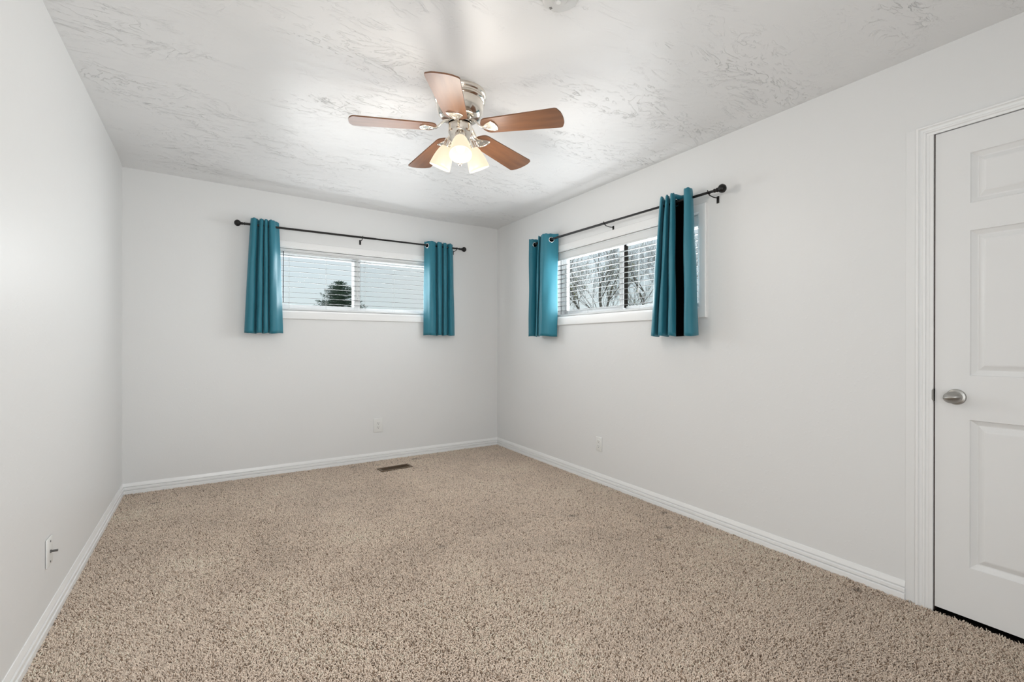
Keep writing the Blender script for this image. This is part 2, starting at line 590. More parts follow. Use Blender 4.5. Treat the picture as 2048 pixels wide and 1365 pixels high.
def window(name, frame, op, mull, wsb):
    x0, x1, z0, z1 = op
    xm = (x0 + x1) / 2
    root = structure(empty(name, frame.w(xm, 0, z0), frame.a))
    a, b, h = x0 - xm, x1 - xm, z1 - z0
    e = 0.0005
    mitred_casing(a, b, 0, h, 0.057, 0.054, wsb).build('casing', M_trim, root, auto=25)
    jm = MB()
    t = 0.006
    jm.box((a, -0.008, 0), (a + t, 0.075, h)); jm.box((b - t, -0.008, 0), (b, 0.075, h))
    jm.box((a + t, -0.008, h - t), (b - t, 0.075, h)); jm.box((a + t, -0.008, 0), (b - t, 0.075, t))
    jm.build('jamb_liner', M_trim, root)
    fr = ring(MB(), a, b, 0, h, 0.040, 0.075, 0.145, wt=0.034, wb=0.032)
    ring(fr, a + 0.010, b - 0.010, 0.008, h - 0.008, 0.020, 0.069, 0.080, bev=0.001)
    fr.build('vinyl_frame', M_vinyl, root)
    ml, mr = mull[0] - xm, mull[1] - xm
    # sliding sash (left, nearer the room) and fixed sash (right, further out)
    s = ring(MB(), a + 0.030, mr - 0.004, 0.028, h - 0.028, 0.046, 0.084, 0.110, wt=0.036, wb=0.036)
    s.box((ml + 0.012, 0.078, 0.03), (mr - 0.016, 0.090, h - 0.03), 0.002)
    sl = s.build('sliding_sash', M_vinyl, root)
    MB().box((mr - 0.0045, 0.090, 0.045), (mr - 0.0010, 0.130, h - 0.045)).build('weather_strip', M_black, sl)
    MB().box((a + 0.070, 0.094, 0.06), (ml + 0.012, 0.098, h - 0.06)).build('glass_pane', M_glass, sl)
    s = ring(MB(), ml + 0.004, b - 0.030, 0.030, h - 0.030, 0.022, 0.112, 0.136, wt=0.030, wb=0.028)
    sf = s.build('fixed_sash', M_vinyl, root)
    MB().box((ml + 0.034, 0.122, 0.054), (b - 0.060, 0.126, h - 0.056)).build('glass_pane', M_glass, sf)
    sc = ring(MB(), ml + 0.010, b - 0.034, 0.034, h - 0.034, 0.014, 0.140, 0.150, bev=0.001).build('screen_frame', M_wand, root)
    MB().add([(ml + 0.02, 0.145, 0.044), (b - 0.044, 0.145, 0.044), (b - 0.044, 0.145, h - 0.044), (ml + 0.02, 0.145, h - 0.044)], [(0, 1, 2, 3)]).build('screen_mesh', M_screen, sc)
    return root


window('window_1', BACK, WIN1, (-1.574, -1.500), 0.070)
window('window_2', RIGHT, WIN2, (1.831, 1.881), 0.072)


def blind(frame, op, zval, label, nsl, ztop, pitch, cords, wand, slope):
    x0, x1, z0, z1 = op
    xm = (x0 + x1) / 2
    a, b, h = x0 - xm + 0.010, x1 - xm - 0.010, z1 - z0
    root = thing('window_blind', label, 'blind', frame.w(xm, 0, z0 + 0.006), frame.a)
    zo = -0.006
    hr = MB().box((a, 0.014, h - 0.046 + zo), (b, 0.064, h - 0.0085 + zo), 0.002)
    hr.build('head_rail', M_slat, root)
    va = MB()
    zb, zt = zval - z0 + zo, h - 0.0085 + zo
    q = [(0.012, zb), (0.004, zb), (0.002, zb + 0.003), (0.002, zb + 0.010), (0.0045, zb + 0.012), (0.002, zb + 0.014),
         (0.002, zt - 0.014), (0.0045, zt - 0.012), (0.002, zt - 0.010), (0.002, zt - 0.003), (0.004, zt), (0.012, zt)]
    va.prism(q, a + 0.001, b - 0.001)
    va.build('valance', M_slat, root)
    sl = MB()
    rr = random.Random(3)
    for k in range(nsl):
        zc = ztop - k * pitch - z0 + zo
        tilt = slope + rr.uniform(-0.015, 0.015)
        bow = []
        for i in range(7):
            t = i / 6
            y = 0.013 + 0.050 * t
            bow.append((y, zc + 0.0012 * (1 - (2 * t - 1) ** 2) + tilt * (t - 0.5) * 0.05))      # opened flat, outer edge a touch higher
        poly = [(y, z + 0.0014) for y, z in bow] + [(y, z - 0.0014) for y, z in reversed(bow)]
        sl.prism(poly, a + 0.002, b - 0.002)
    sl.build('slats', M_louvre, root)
    MB().box((a + 0.002, 0.013, 0.004), (b - 0.002, 0.063, 0.020), 0.003).build('bottom_rail', M_slat, root)
    for cx in cords:
        c = MB()
        x = cx - xm
        for y in (0.0125, 0.0635):
            c.tube([(x, y, 0.012), (x, y, h - 0.05)], 0.0009, 6)
        for k in range(nsl):
            zc = ztop - k * pitch - z0 + zo - 0.002
            c.tube([(x, 0.0125, zc), (x, 0.0635, zc)], 0.0006, 4)
        c.build('ladder_cord', M_cord, root)
    if wand is not None:
        x = wand - xm
        w = MB().tube([(x, 0.0075, zval - z0 - 0.002 + zo), (x, 0.0070, 0.07)], [0.0032, 0.0042], 8)
        w.build('tilt_wand', M_wand, root)
    # lift cord with its tassel by the middle of the window
    x = (cords[len(cords) // 2]) - xm if wand is None else -0.012
    lc = MB()
    for dx in (-0.003, 0.003):
        lc.tube([(x + dx, 0.0085, zval - z0 + zo), (x + dx * 1.4, 0.006, 0.24), (x, 0.005, 0.17)], 0.0011, 6)
    ob = lc.build('lift_cord', M_slat, root)
    MB().lathe([(0.0, 0.018), (0.004, 0.014), (0.0065, 0.0), (0.0075, -0.014), (0.005, -0.02), (0, -0.021)], 12, Matrix.Translation((x, 0.003, 0.155))).build('cord_tassel', M_slat, ob, smooth=True)
    return root


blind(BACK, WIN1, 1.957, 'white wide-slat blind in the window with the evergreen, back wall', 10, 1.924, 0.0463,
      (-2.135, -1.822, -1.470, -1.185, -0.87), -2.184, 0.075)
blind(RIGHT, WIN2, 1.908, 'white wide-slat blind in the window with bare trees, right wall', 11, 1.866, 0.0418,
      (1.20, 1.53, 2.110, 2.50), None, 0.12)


# ------------------------------------------------------------------ curtain rods
def finial_profile():
    return [(0.0, 0.0), (0.0105, 0.0), (0.0115, 0.003), (0.0115, 0.009), (0.0085, 0.012), (0.0080, 0.017), (0.0125, 0.020), (0.0135, 0.024),
            (0.0100, 0.027), (0.0095, 0.030), (0.0170, 0.036), (0.0235, 0.044), (0.0262, 0.053), (0.0250, 0.063), (0.0190, 0.072), (0.0095, 0.078), (0.0, 0.080)]


def curtain_rod(frame, xa, xb, za, zb, brackets, off, label):
    xm = (xa + xb) / 2; zm = (za + zb) / 2
    root = thing('curtain_rod', label, 'curtain rod', frame.w(xm, 0, zm), frame.a)
    sl = (zb - za) / (xb - xa)
    P = lambda x, y=-off: Vector((x - xm, y, sl * (x - xm)))
    a, b = xa + 0.06, xb - 0.06
    mid = xm + 0.10
    MB().tube([P(a), P(mid)], 0.0095, 16).tube([P(mid - 0.01), P(b)], 0.0082, 16).build('rod', M_rod, root, auto=40)
    for x, d in ((a, -1), (b, 1)):
        m = Matrix.Translation(P(x)) @ Matrix.Rotation(d * PI / 2, 4, 'Y')
        o = MB().lathe(finial_profile(), 24, m).build('finial', M_rod, root, smooth=True)
    for x in brackets:
        c = P(x)
        k = MB()
        # wall plate with two screw holes, arm, and U cradle under the rod
        k.box((c.x - 0.009, -0.003, c.z - 0.052), (c.x + 0.009, 0.0, c.z - 0.008), 0.0012)
        k.tube([(c.x, -0.0025, c.z - 0.020), (c.x, -off * 0.5, c.z - 0.022), (c.x, -off + 0.006, c.z - 0.016), (c.x, -off, c.z - 0.0105)], 0.0032, 8)
        u = []
        for i in range(9):
            t = PI + PI * i / 8
            u.append((c.x, -off + 0.0115 * math.cos(t), c.z + 0.0115 * math.sin(t) + 0.001))
        u = [(c.x, -off - 0.0115, c.z + 0.012)] + u + [(c.x, -off + 0.0115, c.z + 0.012)]
        k.tube(u, 0.0030, 8)
        k.tube([(c.x, -off - 0.0115, c.z - 0.004), (c.x, -off - 0.020, c.z - 0.005)], 0.0022, 6)
        k.build('bracket', M_rod, root, auto=40)
    return root


curtain_rod(BACK, -2.540, -0.462, 2.134, 2.142, (-2.420, -1.525, -0.555), 0.09,
            'black curtain rod with ball finials over the back wall window')
curtain_rod(RIGHT, 0.842, 2.862, 2.100, 2.068, (0.935, 1.850, 2.768), 0.09,
            'black curtain rod with ball finials over the right wall window')


# ------------------------------------------------------------------ curtains
def catmull(pts, sub):
    out = []
    n = len(pts)
    for i in range(n - 1):
        p0, p1, p2, p3 = pts[max(i - 1, 0)], pts[i], pts[i + 1], pts[min(i + 2, n - 1)]
        for k in range(sub):
            t = k / sub
            out.append(tuple(0.5 * ((2 * b) + (-a + c) * t + (2 * a - 5 * b + 4 * c - d) * t * t + (-a + 3 * b - 3 * c + d) * t ** 3)
                             for a, b, c, d in zip(p0, p1, p2, p3)))
    out.append(tuple(pts[-1]))
    return out


def curtain(frame, prof, ztop, zbot, label, rod_z, flare=None, fold_shade=None, group=None, rings=()):
    """prof: (x at the top, x at the hem, distance out from the wall); x along the wall"""
    sub = 6
    path = catmull(prof, sub)
    xm = sum(q[0] for q in path) / len(path)
    root = thing('curtain', label, 'curtain', frame.w(xm, 0, zbot), frame.a, group)
    nz = 36
    hgt = ztop - zbot
    cols = len(path)
    V = []
    for j in range(nz + 1):
        t = j / nz                      # 0 top .. 1 hem
        if j == 1: t = 0.012
        if j == 2: t = 0.035
        for i, (xt, xb, o) in enumerate(path):
            s = t ** 0.85
            x = xt + (xb - xt) * s
            oo = 0.09 + (o - 0.09) * (1.0 + 0.10 * t)
            wave = 0.0035 * math.sin(9 * t + i * 0.35) * math.sin(PI * t)
            oo += wave
            if flare: oo += flare(i / (cols - 1), t)
            zz = -hgt * t + hgt
            if j == 0: zz -= 0.004 * (1 - math.cos(i * 0.9)) * 0.5
            V.append((x - xm, -oo, zz + 0.0035 * math.sin(i * 0.21) * t))
    F, FL = [], []
    lo, hi = (0, 0)
    if fold_shade: lo, hi = fold_shade[0] * sub, fold_shade[1] * sub
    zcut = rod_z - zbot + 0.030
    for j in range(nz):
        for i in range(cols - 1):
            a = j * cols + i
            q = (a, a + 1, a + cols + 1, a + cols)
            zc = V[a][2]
            if fold_shade and lo <= i < hi and zc < zcut: FL.append(q)
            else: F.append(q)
    mb = MB().add(V, F)
    o = mb.build('fabric', M_teal, root, smooth=True)
    md = o.modifiers.new('thickness', 'SOLIDIFY'); md.thickness = 0.0016; md.offset = 0
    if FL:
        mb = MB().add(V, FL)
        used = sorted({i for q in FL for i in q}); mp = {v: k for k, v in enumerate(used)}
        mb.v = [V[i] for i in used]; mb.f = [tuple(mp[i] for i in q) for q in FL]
        o2 = mb.build('fold_shade', M_deep_shade, root, smooth=True)  # same cloth, the deep shade of this fold painted black
        o2['label'] = 'cloth of the deep fold with its shade painted black'
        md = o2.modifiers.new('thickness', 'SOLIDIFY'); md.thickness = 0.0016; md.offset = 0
    # stitched header line below the grommets and the grommets where the cloth crosses the rod
    ncross = 0
    for i in range(cols - 1):
        (xa, _, oa), (xb, _, ob) = path[i], path[i + 1]
        if (oa - 0.09) * (ob - 0.09) < 0 or (oa == 0.09 and i > 0 and (path[i - 1][2] - 0.09) * (ob - 0.09) < 0):
            ncross += 1
            if ncross not in rings: continue
            k = 0.0 if oa == ob else (0.09 - oa) / (ob - oa)
            a0, a1 = path[max(i - 1, 0)], path[min(i + 2, cols - 1)]
            xc = xa + (xb - xa) * k - xm
            tx, ty = a1[0] - a0[0], -(a1[2] - a0[2])
            nrm = Vector((-ty, tx, 0)).normalized()
            zc = rod_z - zbot - 0.006
            m = Matrix.Translation((xc, -0.09, zc)) @ nrm.to_track_quat('Z', 'Y').to_matrix().to_4x4()
            tor = []
            for p_ in range(9):
                tt = 2 * PI * p_ / 8
                tor.append((0.0215 + 0.0042 * math.cos(tt), 0.0026 * math.sin(tt)))
            gm = MB().lathe(tor, 28, m).build('grommet', M_chrome, root, smooth=True)
            MB().lathe([(0.0, -0.0020), (0.0180, -0.0020), (0.0180, 0.0020), (0.0, 0.0020)], 24, m).build('grommet_shade_disc', M_deep_shade, gm)  # black disc paints the dark inside the ring; the cloth is uncut
    return root


BL = [(-2.414, -2.453, 0.062), (-2.439, -2.486, 0.085), (-2.425, -2.464, 0.125), (-2.4, -2.428, 0.12), (-2.378, -2.4, 0.062), (-2.374, -2.396, 0.114), (-2.363, -2.381, 0.128), (-2.349, -2.361, 0.114), (-2.34, -2.35, 0.062), (-2.339, -2.346, 0.114), (-2.331, -2.331, 0.128), (-2.317, -2.314, 0.114), (-2.307, -2.302, 0.062), (-2.305, -2.299, 0.114), (-2.293, -2.278, 0.134), (-2.272, -2.248, 0.118), (-2.252, -2.224, 0.088), (-2.226, -2.192, 0.055)]
BR = [(-0.897, -0.904, 0.05), (-0.88, -0.879, 0.095), (-0.858, -0.857, 0.132), (-0.811, -0.804, 0.116), (-0.77, -0.763, 0.062), (-0.779, -0.773, 0.114), (-0.769, -0.765, 0.128), (-0.739, -0.739, 0.116), (-0.698, -0.699, 0.062), (-0.713, -0.713, 0.114), (-0.706, -0.706, 0.128), (-0.684, -0.682, 0.116), (-0.646, -0.64, 0.062), (-0.652, -0.645, 0.09), (-0.637, -0.624, 0.118), (-0.596, -0.572, 0.08), (-0.592, -0.567, 0.062)]
RL = [(0.854, 0.856, 0.14), (0.876, 0.869, 0.12), (0.883, 0.876, 0.09), (0.885, 0.853, 0.045), (0.944, 0.896, 0.08), (0.988, 0.953, 0.125), (1.021, 0.998, 0.142), (1.003, 0.973, 0.11), (0.991, 0.956, 0.09), (1.033, 0.998, 0.125), (1.079, 1.045, 0.146), (1.116, 1.079, 0.15), (1.136, 1.114, 0.125), (1.149, 1.136, 0.09), (1.175, 1.147, 0.03)]
RR = [(2.392, 2.324, 0.05), (2.405, 2.33, 0.1), (2.431, 2.357, 0.13), (2.45, 2.386, 0.135), (2.404, 2.346, 0.05), (2.447, 2.385, 0.09), (2.47, 2.409, 0.125), (2.489, 2.445, 0.135), (2.476, 2.444, 0.1), (2.442, 2.427, 0.05), (2.484, 2.469, 0.09), (2.507, 2.492, 0.125), (2.528, 2.525, 0.138), (2.533, 2.538, 0.12), (2.526, 2.536, 0.09), (2.543, 2.551, 0.035), (2.594, 2.596, 0.08), (2.612, 2.618, 0.125), (2.641, 2.65, 0.145), (2.659, 2.679, 0.13), (2.649, 2.678, 0.09), (2.618, 2.659, 0.045)]
curtain(BACK, BL, 2.187, 1.229, 'short teal curtain on the back wall, hanging left of the window with the evergreen', 2.135, rings=(8,))
curtain(BACK, BR, 2.181, 1.227, 'short teal curtain on the back wall, between its window and the room corner', 2.141, rings=(1,))
curtain(RIGHT, RL, 2.146, 1.212, 'short teal curtain on the right wall, nearest the room corner, two silver rings showing', 2.096, rings=(1, 3))
curtain(RIGHT, RR, 2.126, 1.196, 'short teal curtain on the right wall with a black fold, nearest the door', 2.074, fold_shade=(13.6, 15.4), rings=(6,))


# ------------------------------------------------------------------ door with its casing
def panel_door(x0, x1, z0, z1, panels, th):
    """moulded slab: V-grooved raised panels on the room side (y=0 front)"""
    mb = MB()
    xs = sorted({x0, x1} | {p[0] for p in panels} | {p[1] for p in panels})
    zs = sorted({z0, z1} | {p[2] for p in panels} | {p[3] for p in panels})
    inside = lambda xa, za: any(p[0] - 1e-6 <= xa < p[1] - 1e-6 and p[2] - 1e-6 <= za < p[3] - 1e-6 for p in panels)
    for i in range(len(xs) - 1):
        for j in range(len(zs) - 1):
            if not inside(xs[i], zs[j]):
                mb.add([(xs[i], 0, zs[j]), (xs[i + 1], 0, zs[j]), (xs[i + 1], 0, zs[j + 1]), (xs[i], 0, zs[j + 1])], [(0, 1, 2, 3)])
    for a, b, c, d in panels:
        steps = [(0, 0), (0.003, 0.0050), (0.019, 0.0150), (0.0225, 0.0155), (0.041, 0.0038), (0.046, 0.0026)]
        rows = [[(a + t, y, c + t), (b - t, y, c + t), (b - t, y, d - t), (a + t, y, d - t)] for t, y in steps]
        v = [q for r in rows for q in r]; f = []
        for k in range(len(steps) - 1):
            for i in range(4):
                f.append((k * 4 + i, k * 4 + (i + 1) % 4, k * 4 + 4 + (i + 1) % 4, k * 4 + 4 + i))
        k = (len(steps) - 1) * 4
        f.append((k, k + 1, k + 2, k + 3))
        mb.add(v, f)
    mb.add([(x0, 0, z0), (x1, 0, z0), (x1, 0, z1), (x0, 0, z1), (x0, th, z0), (x1, th, z0), (x1, th, z1), (x0, th, z1)],
           [(4, 7, 6, 5), (0, 4, 5, 1), (1, 5, 6, 2), (2, 6, 7, 3), (3, 7, 4, 0)])
    return mb


DX0, DX1, DZ0, DZ1 = 3.8035, 4.563, 0.019, 2.045
door = structure(empty('door_1', RIGHT.w(DX0, 0.004, DZ0), RIGHT.a))
pz = [(0.226, 0.834), (1.016, 1.612), (1.725, 1.931)]
px_ = [(3.913, 4.128), (4.238, 4.453)]
panels = [(a - DX0, b - DX0, c - DZ0, d - DZ0) for a, b in px_ for c, d in pz]
slab = panel_door(0, DX1 - DX0, 0, DZ1 - DZ0, panels, 0.035).build('door_slab', M_door, door)
# egg-shaped knob: rose, neck and a flattened turn grip
kx, kz = 0.068, 0.925 - DZ0
knob = MB()
mk = Matrix.Translation((kx, 0, kz)) @ Matrix.Rotation(PI / 2, 4, 'X')
knob.lathe([(0.0, 0.0), (0.0325, 0.0), (0.0325, 0.003), (0.0300, 0.007), (0.0220, 0.0100), (0.0140, 0.0115), (0.0115, 0.016), (0.0115, 0.026)], 36, mk)
rose = knob.build('knob_rose', M_nickel, door, auto=35)
bm = bmesh.new()
bmesh.ops.create_uvsphere(bm, u_segments=40, v_segments=24, radius=1.0)
for q in bm.verts:
    x, y, z = q.co
    # wide oval, drawn to the room, pinched above and below to leave a thumb grip
    pin = max(0.0, -y) ** 0.8
    sc_z = 0.0245 * (1 - 0.52 * pin)
    q.co = Vector((x * 0.0315 * (1 - 0.08 * pin), y * 0.021 - 0.043, z * sc_z))
rot = Matrix.Translation((kx, 0, kz)) @ Matrix.Rotation(math.radians(-14), 4, 'Y')
for q in bm.verts: q.co = rot @ q.co
MB().bm(bm).build('door_knob', M_nickel, door, smooth=True)
MB().box((-0.0022, 0.010, kz - 0.028), (0.0, 0.028, kz + 0.028), 0.0005).build('latch_plate', M_nickel, door)

# casing: flat outer strip, moulded casing, jamb
tr = structure(empty('trim_1', RIGHT.w(3.743, 0, FLOOR), RIGHT.a))
X = lambda s: s - 3.743
CP = [(0.0, 0.0), (0.0, -0.016), (0.004, -0.0185), (0.009, -0.0170), (0.0105, -0.0110), (0.013, -0.0080), (0.021, -0.0070), (0.0250, -0.0120), (0.028, -0.0130), (0.031, -0.0120), (0.034, -0.0070), (0.043, -0.0060), (0.043, 0.0)]
ztop = 2.090 - FLOOR
v, f = [], []
n = len(CP)
xo0, xo1 = 3.743, 4.6235
for cx, sx, zt in ((xo0, 1, None), (xo0, 1, 1), (xo1, -1, 1), (xo1, -1, None)):
    for t, y in CP:
        v.append((X(cx + sx * t), y, (ztop - t) if zt else 0.0))
for c in range(3):
    for i in range(n):
        f.append((c * n + i, c * n + (i + 1) % n, (c + 1) * n + (i + 1) % n, (c + 1) * n + i))
MB().add(v, f).build('door_casing', M_trim, tr, auto=25)
MB().box((X(3.7045), -0.0055, 0.0), (X(3.743), 0.0, ztop), 0.0015).build('outer_strip', M_door, tr)
MB().box((X(4.6235), -0.0055, 0.0), (X(4.660), 0.0, ztop), 0.0015).build('outer_strip', M_door, tr)
jb = MB()
jb.box((X(3.786), -0.0040, 0.0), (X(3.7990), 0.10, 2.0485 - FLOOR))
jb.box((X(4.5655), -0.0040, 0.0), (X(4.580), 0.10, 2.0485 - FLOOR))
jb.box((X(3.786), -0.0040, 2.0485 - FLOOR), (X(4.580), 0.10, 2.060 - FLOOR))
jb.build('door_jamb', M_trim, tr)
MB().box((X(3.7990), 0.008, 0.0), (X(3.8030), 0.10, 2.0485 - FLOOR)).build('side_gap_shade', M_gap_shade, tr)  # dark brown paints the shade in the gap beside the door
MB().box((X(3.7990), 0.006, 0.0), (X(4.5655), 0.118, 0.009)).build('door_gap_shade', M_black, tr)  # black slab paints the shade in the gap under the door
# strike: metal lip with the dark latch hole behind it
zk = 0.927 - FLOOR
sp = MB()
sp.box((X(3.7985), -0.0050, zk - 0.029), (X(3.8010), 0.020, zk + 0.029), 0.0004)
lip = [(X(3.7990) - 0.0045 * math.sin(t), -0.0035 - 0.0030 * math.cos(t)) for t in np.linspace(0, PI / 2, 6)]
lv, lf = [], []
for zz in (zk - 0.024, zk - 0.018, zk + 0.018, zk + 0.024):
    sh = 0.0 if abs(zz - zk) < 0.02 else 0.5
    for x, y in lip: lv.append((X(3.7990) + (x - X(3.7990)) * (1 - sh), y, zz))
for j in range(3):
    for i in range(5):
        a = j * 6 + i
        lf.append((a, a + 1, a + 7, a + 6))
sp.add(lv, lf)
sp.build('strike_plate', M_nickel, tr)
MB().box((X(3.8002), -0.0046, zk - 0.026), (X(3.8026), 0.004, zk + 0.026)).build('latch_hole', M_black, tr)


# ------------------------------------------------------------------ outlets and wall plate
def outlet(frame, x, z, w, h, label):
    root = thing('wall_outlet', label, 'outlet', frame.w(x, 0, z), frame.a, )
    pl = MB().box((-w / 2, -0.0065, -h / 2), (w / 2, 0.0, h / 2), 0.0028, 3).build('cover_plate', M_plate, root, auto=30)
    for s in (1, -1):
        zc = s * 0.0195
        r = MB()
        pts = []
        for i in range(24):
            t = 2 * PI * i / 24
            pts.append((0.0172 * math.cos(t), max(-0.0138, min(0.0138, 0.0172 * math.sin(t)))))
        n = len(pts)
        v = [(a, -0.0062, b + zc) for a, b in pts] + [(a * 0.97, -0.0082, b * 0.97 + zc) for a, b in pts]
        r.add(v, [(i, (i + 1) % n, n + (i + 1) % n, n + i) for i in range(n)] + [tuple(range(n, 2 * n))])
        soc = r.build('socket', M_plate, root)
        q = MB()
        q.box((-0.0078, -0.0086, zc + 0.000), (-0.0052, -0.0070, zc + 0.009))
        q.box((0.0052, -0.0086, zc + 0.001), (0.0078, -0.0070, zc + 0.008))
        m = Matrix.Translation((0, -0.0070, zc - 0.0075)) @ Matrix.Rotation(PI / 2, 4, 'X')
        q.lathe([(0.0030, 0.0), (0.0030, 0.0016), (0.0, 0.0016)], 12, m)
        q.build('slot', M_slot, soc)
    m = Matrix.Translation((0, -0.0062, 0)) @ Matrix.Rotation(PI / 2, 4, 'X')
    MB().lathe([(0.0028, 0.0), (0.0026, 0.0012), (0, 0.0014)], 12, m).build('screw', M_plate, root)
    return root


outlet(BACK, -1.351, 0.345, 0.089, 0.134, 'white duplex outlet on the back wall, above the floor vent')
outlet(RIGHT, 1.690, 0.322, 0.070, 0.114, 'white duplex outlet low on the right wall, below its window')

xw = -1.931
root = thing('coax_wall_plate', 'white cable plate with a protruding metal connector, low on the left wall', 'wall plate', LEFT.w(xw, 0, 0.302), LEFT.a)
MB().box((-0.041, -0.0070, -0.057), (0.041, 0.0, 0.057), 0.0050, 2).build('cover_plate', M_plate, root, auto=30)
for zz in (0.041, -0.041):
    m = Matrix.Translation((0, -0.0072, zz)) @ Matrix.Rotation(PI / 2, 4, 'X')
    MB().lathe([(0.0042, 0.0), (0.0038, 0.0014), (0.0, 0.0016)], 14, m).build('screw', M_connector, root)
m = Matrix.Translation((0, -0.0072, 0)) @ Matrix.Rotation(PI / 2, 4, 'X')
pr = [(0.0062, 0.0), (0.0062, 0.003), (0.0046, 0.0032)]
for k in range(7):
    pr += [(0.0048, 0.0045 + k * 0.0026), (0.0042, 0.0058 + k * 0.0026)]
pr += [(0.0040, 0.0225), (0.0, 0.0225)]
MB().lathe(pr, 16, m).build('coax_connector', M_connector, root)

# ------------------------------------------------------------------ floor vent
vx, vy, va = -1.300, -0.360, math.radians(4)
root = thing('floor_vent', 'bronze metal floor vent set in the carpet by the back wall', 'vent', (vx, vy, 0.0), va)
fr = MB()
L, D = 0.150, 0.064
ring_v = []
for (l, d, z) in ((L, D, 0.004), (L, D, 0.0075), (L - 0.004, D - 0.004, 0.0095), (L - 0.022, D - 0.022, 0.0085), (L - 0.022, D - 0.022, -0.006)):
    ring_v += [(-l, -d, z), (l, -d, z), (l, d, z), (-l, d, z)]
ff = []
for k in range(4):
    for i in range(4):
        ff.append((k * 4 + i, k * 4 + (i + 1) % 4, k * 4 + 4 + (i + 1) % 4, k * 4 + 4 + i))
fr.add(ring_v, ff).build('vent_frame', M_vent, root)
lo = MB()
k = -L + 0.026
while k < L - 0.026:
    lo.box((k, -D + 0.021, -0.004), (k + 0.0022, D - 0.021, 0.0065)); k += 0.0105
lo.box((-L + 0.021, -0.0015, -0.004), (L - 0.021, 0.0015, 0.0055))
lo.build('louvres', M_vent, root)
MB().box((-L + 0.020, -D + 0.020, -0.0079), (L - 0.020, D - 0.020, -0.0060)).build('damper', M_black, root)

# ------------------------------------------------------------------ smoke detector
sx_, sy_ = -1.590, -3.150
root = thing('smoke_detector', 'white smoke detector on the ceiling, cut by the top edge of the photo', 'smoke detector', (sx_, sy_, ceil_z(sx_, sy_) + 0.003))
bs = MB().lathe([(0.0, 0.0), (0.071, 0.0), (0.071, -0.008), (0.067, -0.016), (0.058, -0.020), (0.0, -0.020)], 48).build('base', M_smoke, root, auto=30)
cv = MB()
pv = []
for (w_, d_, z) in ((0.046, 0.030, -0.019), (0.044, 0.028, -0.030), (0.040, 0.023, -0.036)):
    for i in range(32):
        t = 2 * PI * i / 32
        c, s = math.cos(t), math.sin(t)
        e_ = 0.45
        pv.append((math.copysign(abs(c) ** e_, c) * w_, math.copysign(abs(s) ** e_, s) * d_ , z))
cf = []
for k in range(2):
    for i in range(32):
        cf.append((k * 32 + i, k * 32 + (i + 1) % 32, k * 32 + 32 + (i + 1) % 32, k * 32 + 32 + i))
cf.append(tuple(64 + i for i in range(32)))
rz = Matrix.Rotation(math.radians(70), 4, 'Z')
cv.add([Vector((-0.016, -0.030, 0)) + rz @ Vector(q) for q in pv], cf).build('cover', M_smoke, root, auto=35)
MB().lathe([(0.0090, -0.034), (0.0090, -0.0385), (0.0080, -0.0395), (0.0, -0.0395)], 24, Matrix.Translation((-0.014, -0.005, 0))).build('test_button', M_plate, root, auto=30)
sv = MB()
for k in range(3):
    sv.box((-0.005, -0.0008 + 0.0045 * (k - 1), -0.0206), (0.005, 0.0008 + 0.0045 * (k - 1), -0.0196))
mm = Matrix.Translation((-0.0058, 0.0525, 0)) @ Matrix.Rotation(math.radians(-60), 4, 'Z')
sv.v = [tuple(mm @ Vector(q)) for q in sv.v]
sv.build('sound_slot', M_slot, root)

# ------------------------------------------------------------------ ceiling fan
FX, FY = -1.600, -2.320
FZ = ceil_z(FX, FY) + 0.003
fan = thing('ceiling_fan', 'nickel ceiling fan with five brown blades and three lit lamps', 'ceiling fan', (FX, FY, FZ))
MB().lathe([(0.0, 0.0), (0.134, 0.0), (0.136, -0.004), (0.136, -0.018), (0.133, -0.022), (0.128, -0.024), (0.127, -0.030), (0.130, -0.033), (0.131, -0.044),
            (0.128, -0.048), (0.122, -0.051), (0.1225, -0.060), (0.123, -0.072), (0.121, -0.090), (0.116, -0.107), (0.107, -0.121), (0.094, -0.131), (0.074, -0.135), (0.0, -0.135)], 64).build('motor_housing', M_fan_metal, fan, auto=40)
MB().lathe([(0.0, -0.132), (0.058, -0.133), (0.060, -0.136), (0.060, -0.158), (0.0, -0.158)], 48).build('rotor_ring', M_fan_metal, fan, auto=40)
MB().lathe([(0.057, -0.157), (0.0585, -0.160), (0.0585, -0.165), (0.057, -0.168)], 48).build('gap_ring', M_black, fan)
MB().lathe([(0.0, -0.166), (0.061, -0.167), (0.063, -0.170), (0.063, -0.210), (0.060, -0.216), (0.056, -0.232), (0.050, -0.252), (0.040, -0.268), (0.026, -0.279), (0.012, -0.283), (0.0, -0.284)], 48).build('switch_housing', M_fan_metal, fan, auto=40)
MB().lathe([(0.0, -0.282), (0.006, -0.284), (0.0055, -0.292), (0.0035, -0.296), (0.004, -0.316), (0.0085, -0.321), (0.0115, -0.329), (0.0105, -0.337), (0.006, -0.343), (0.0, -0.345)], 24,
           Matrix.Translation((0, 0, -0.034))).build('finial', M_fan_metal, fan, smooth=True)

# one blade along +x, pivoting about its long axis; clockwise edge raised
BZ = 2.269 - FZ
PITCHB = math.radians(8.5)
DROOP_B = Matrix.Rotation(math.radians(3.2), 4, 'Y')


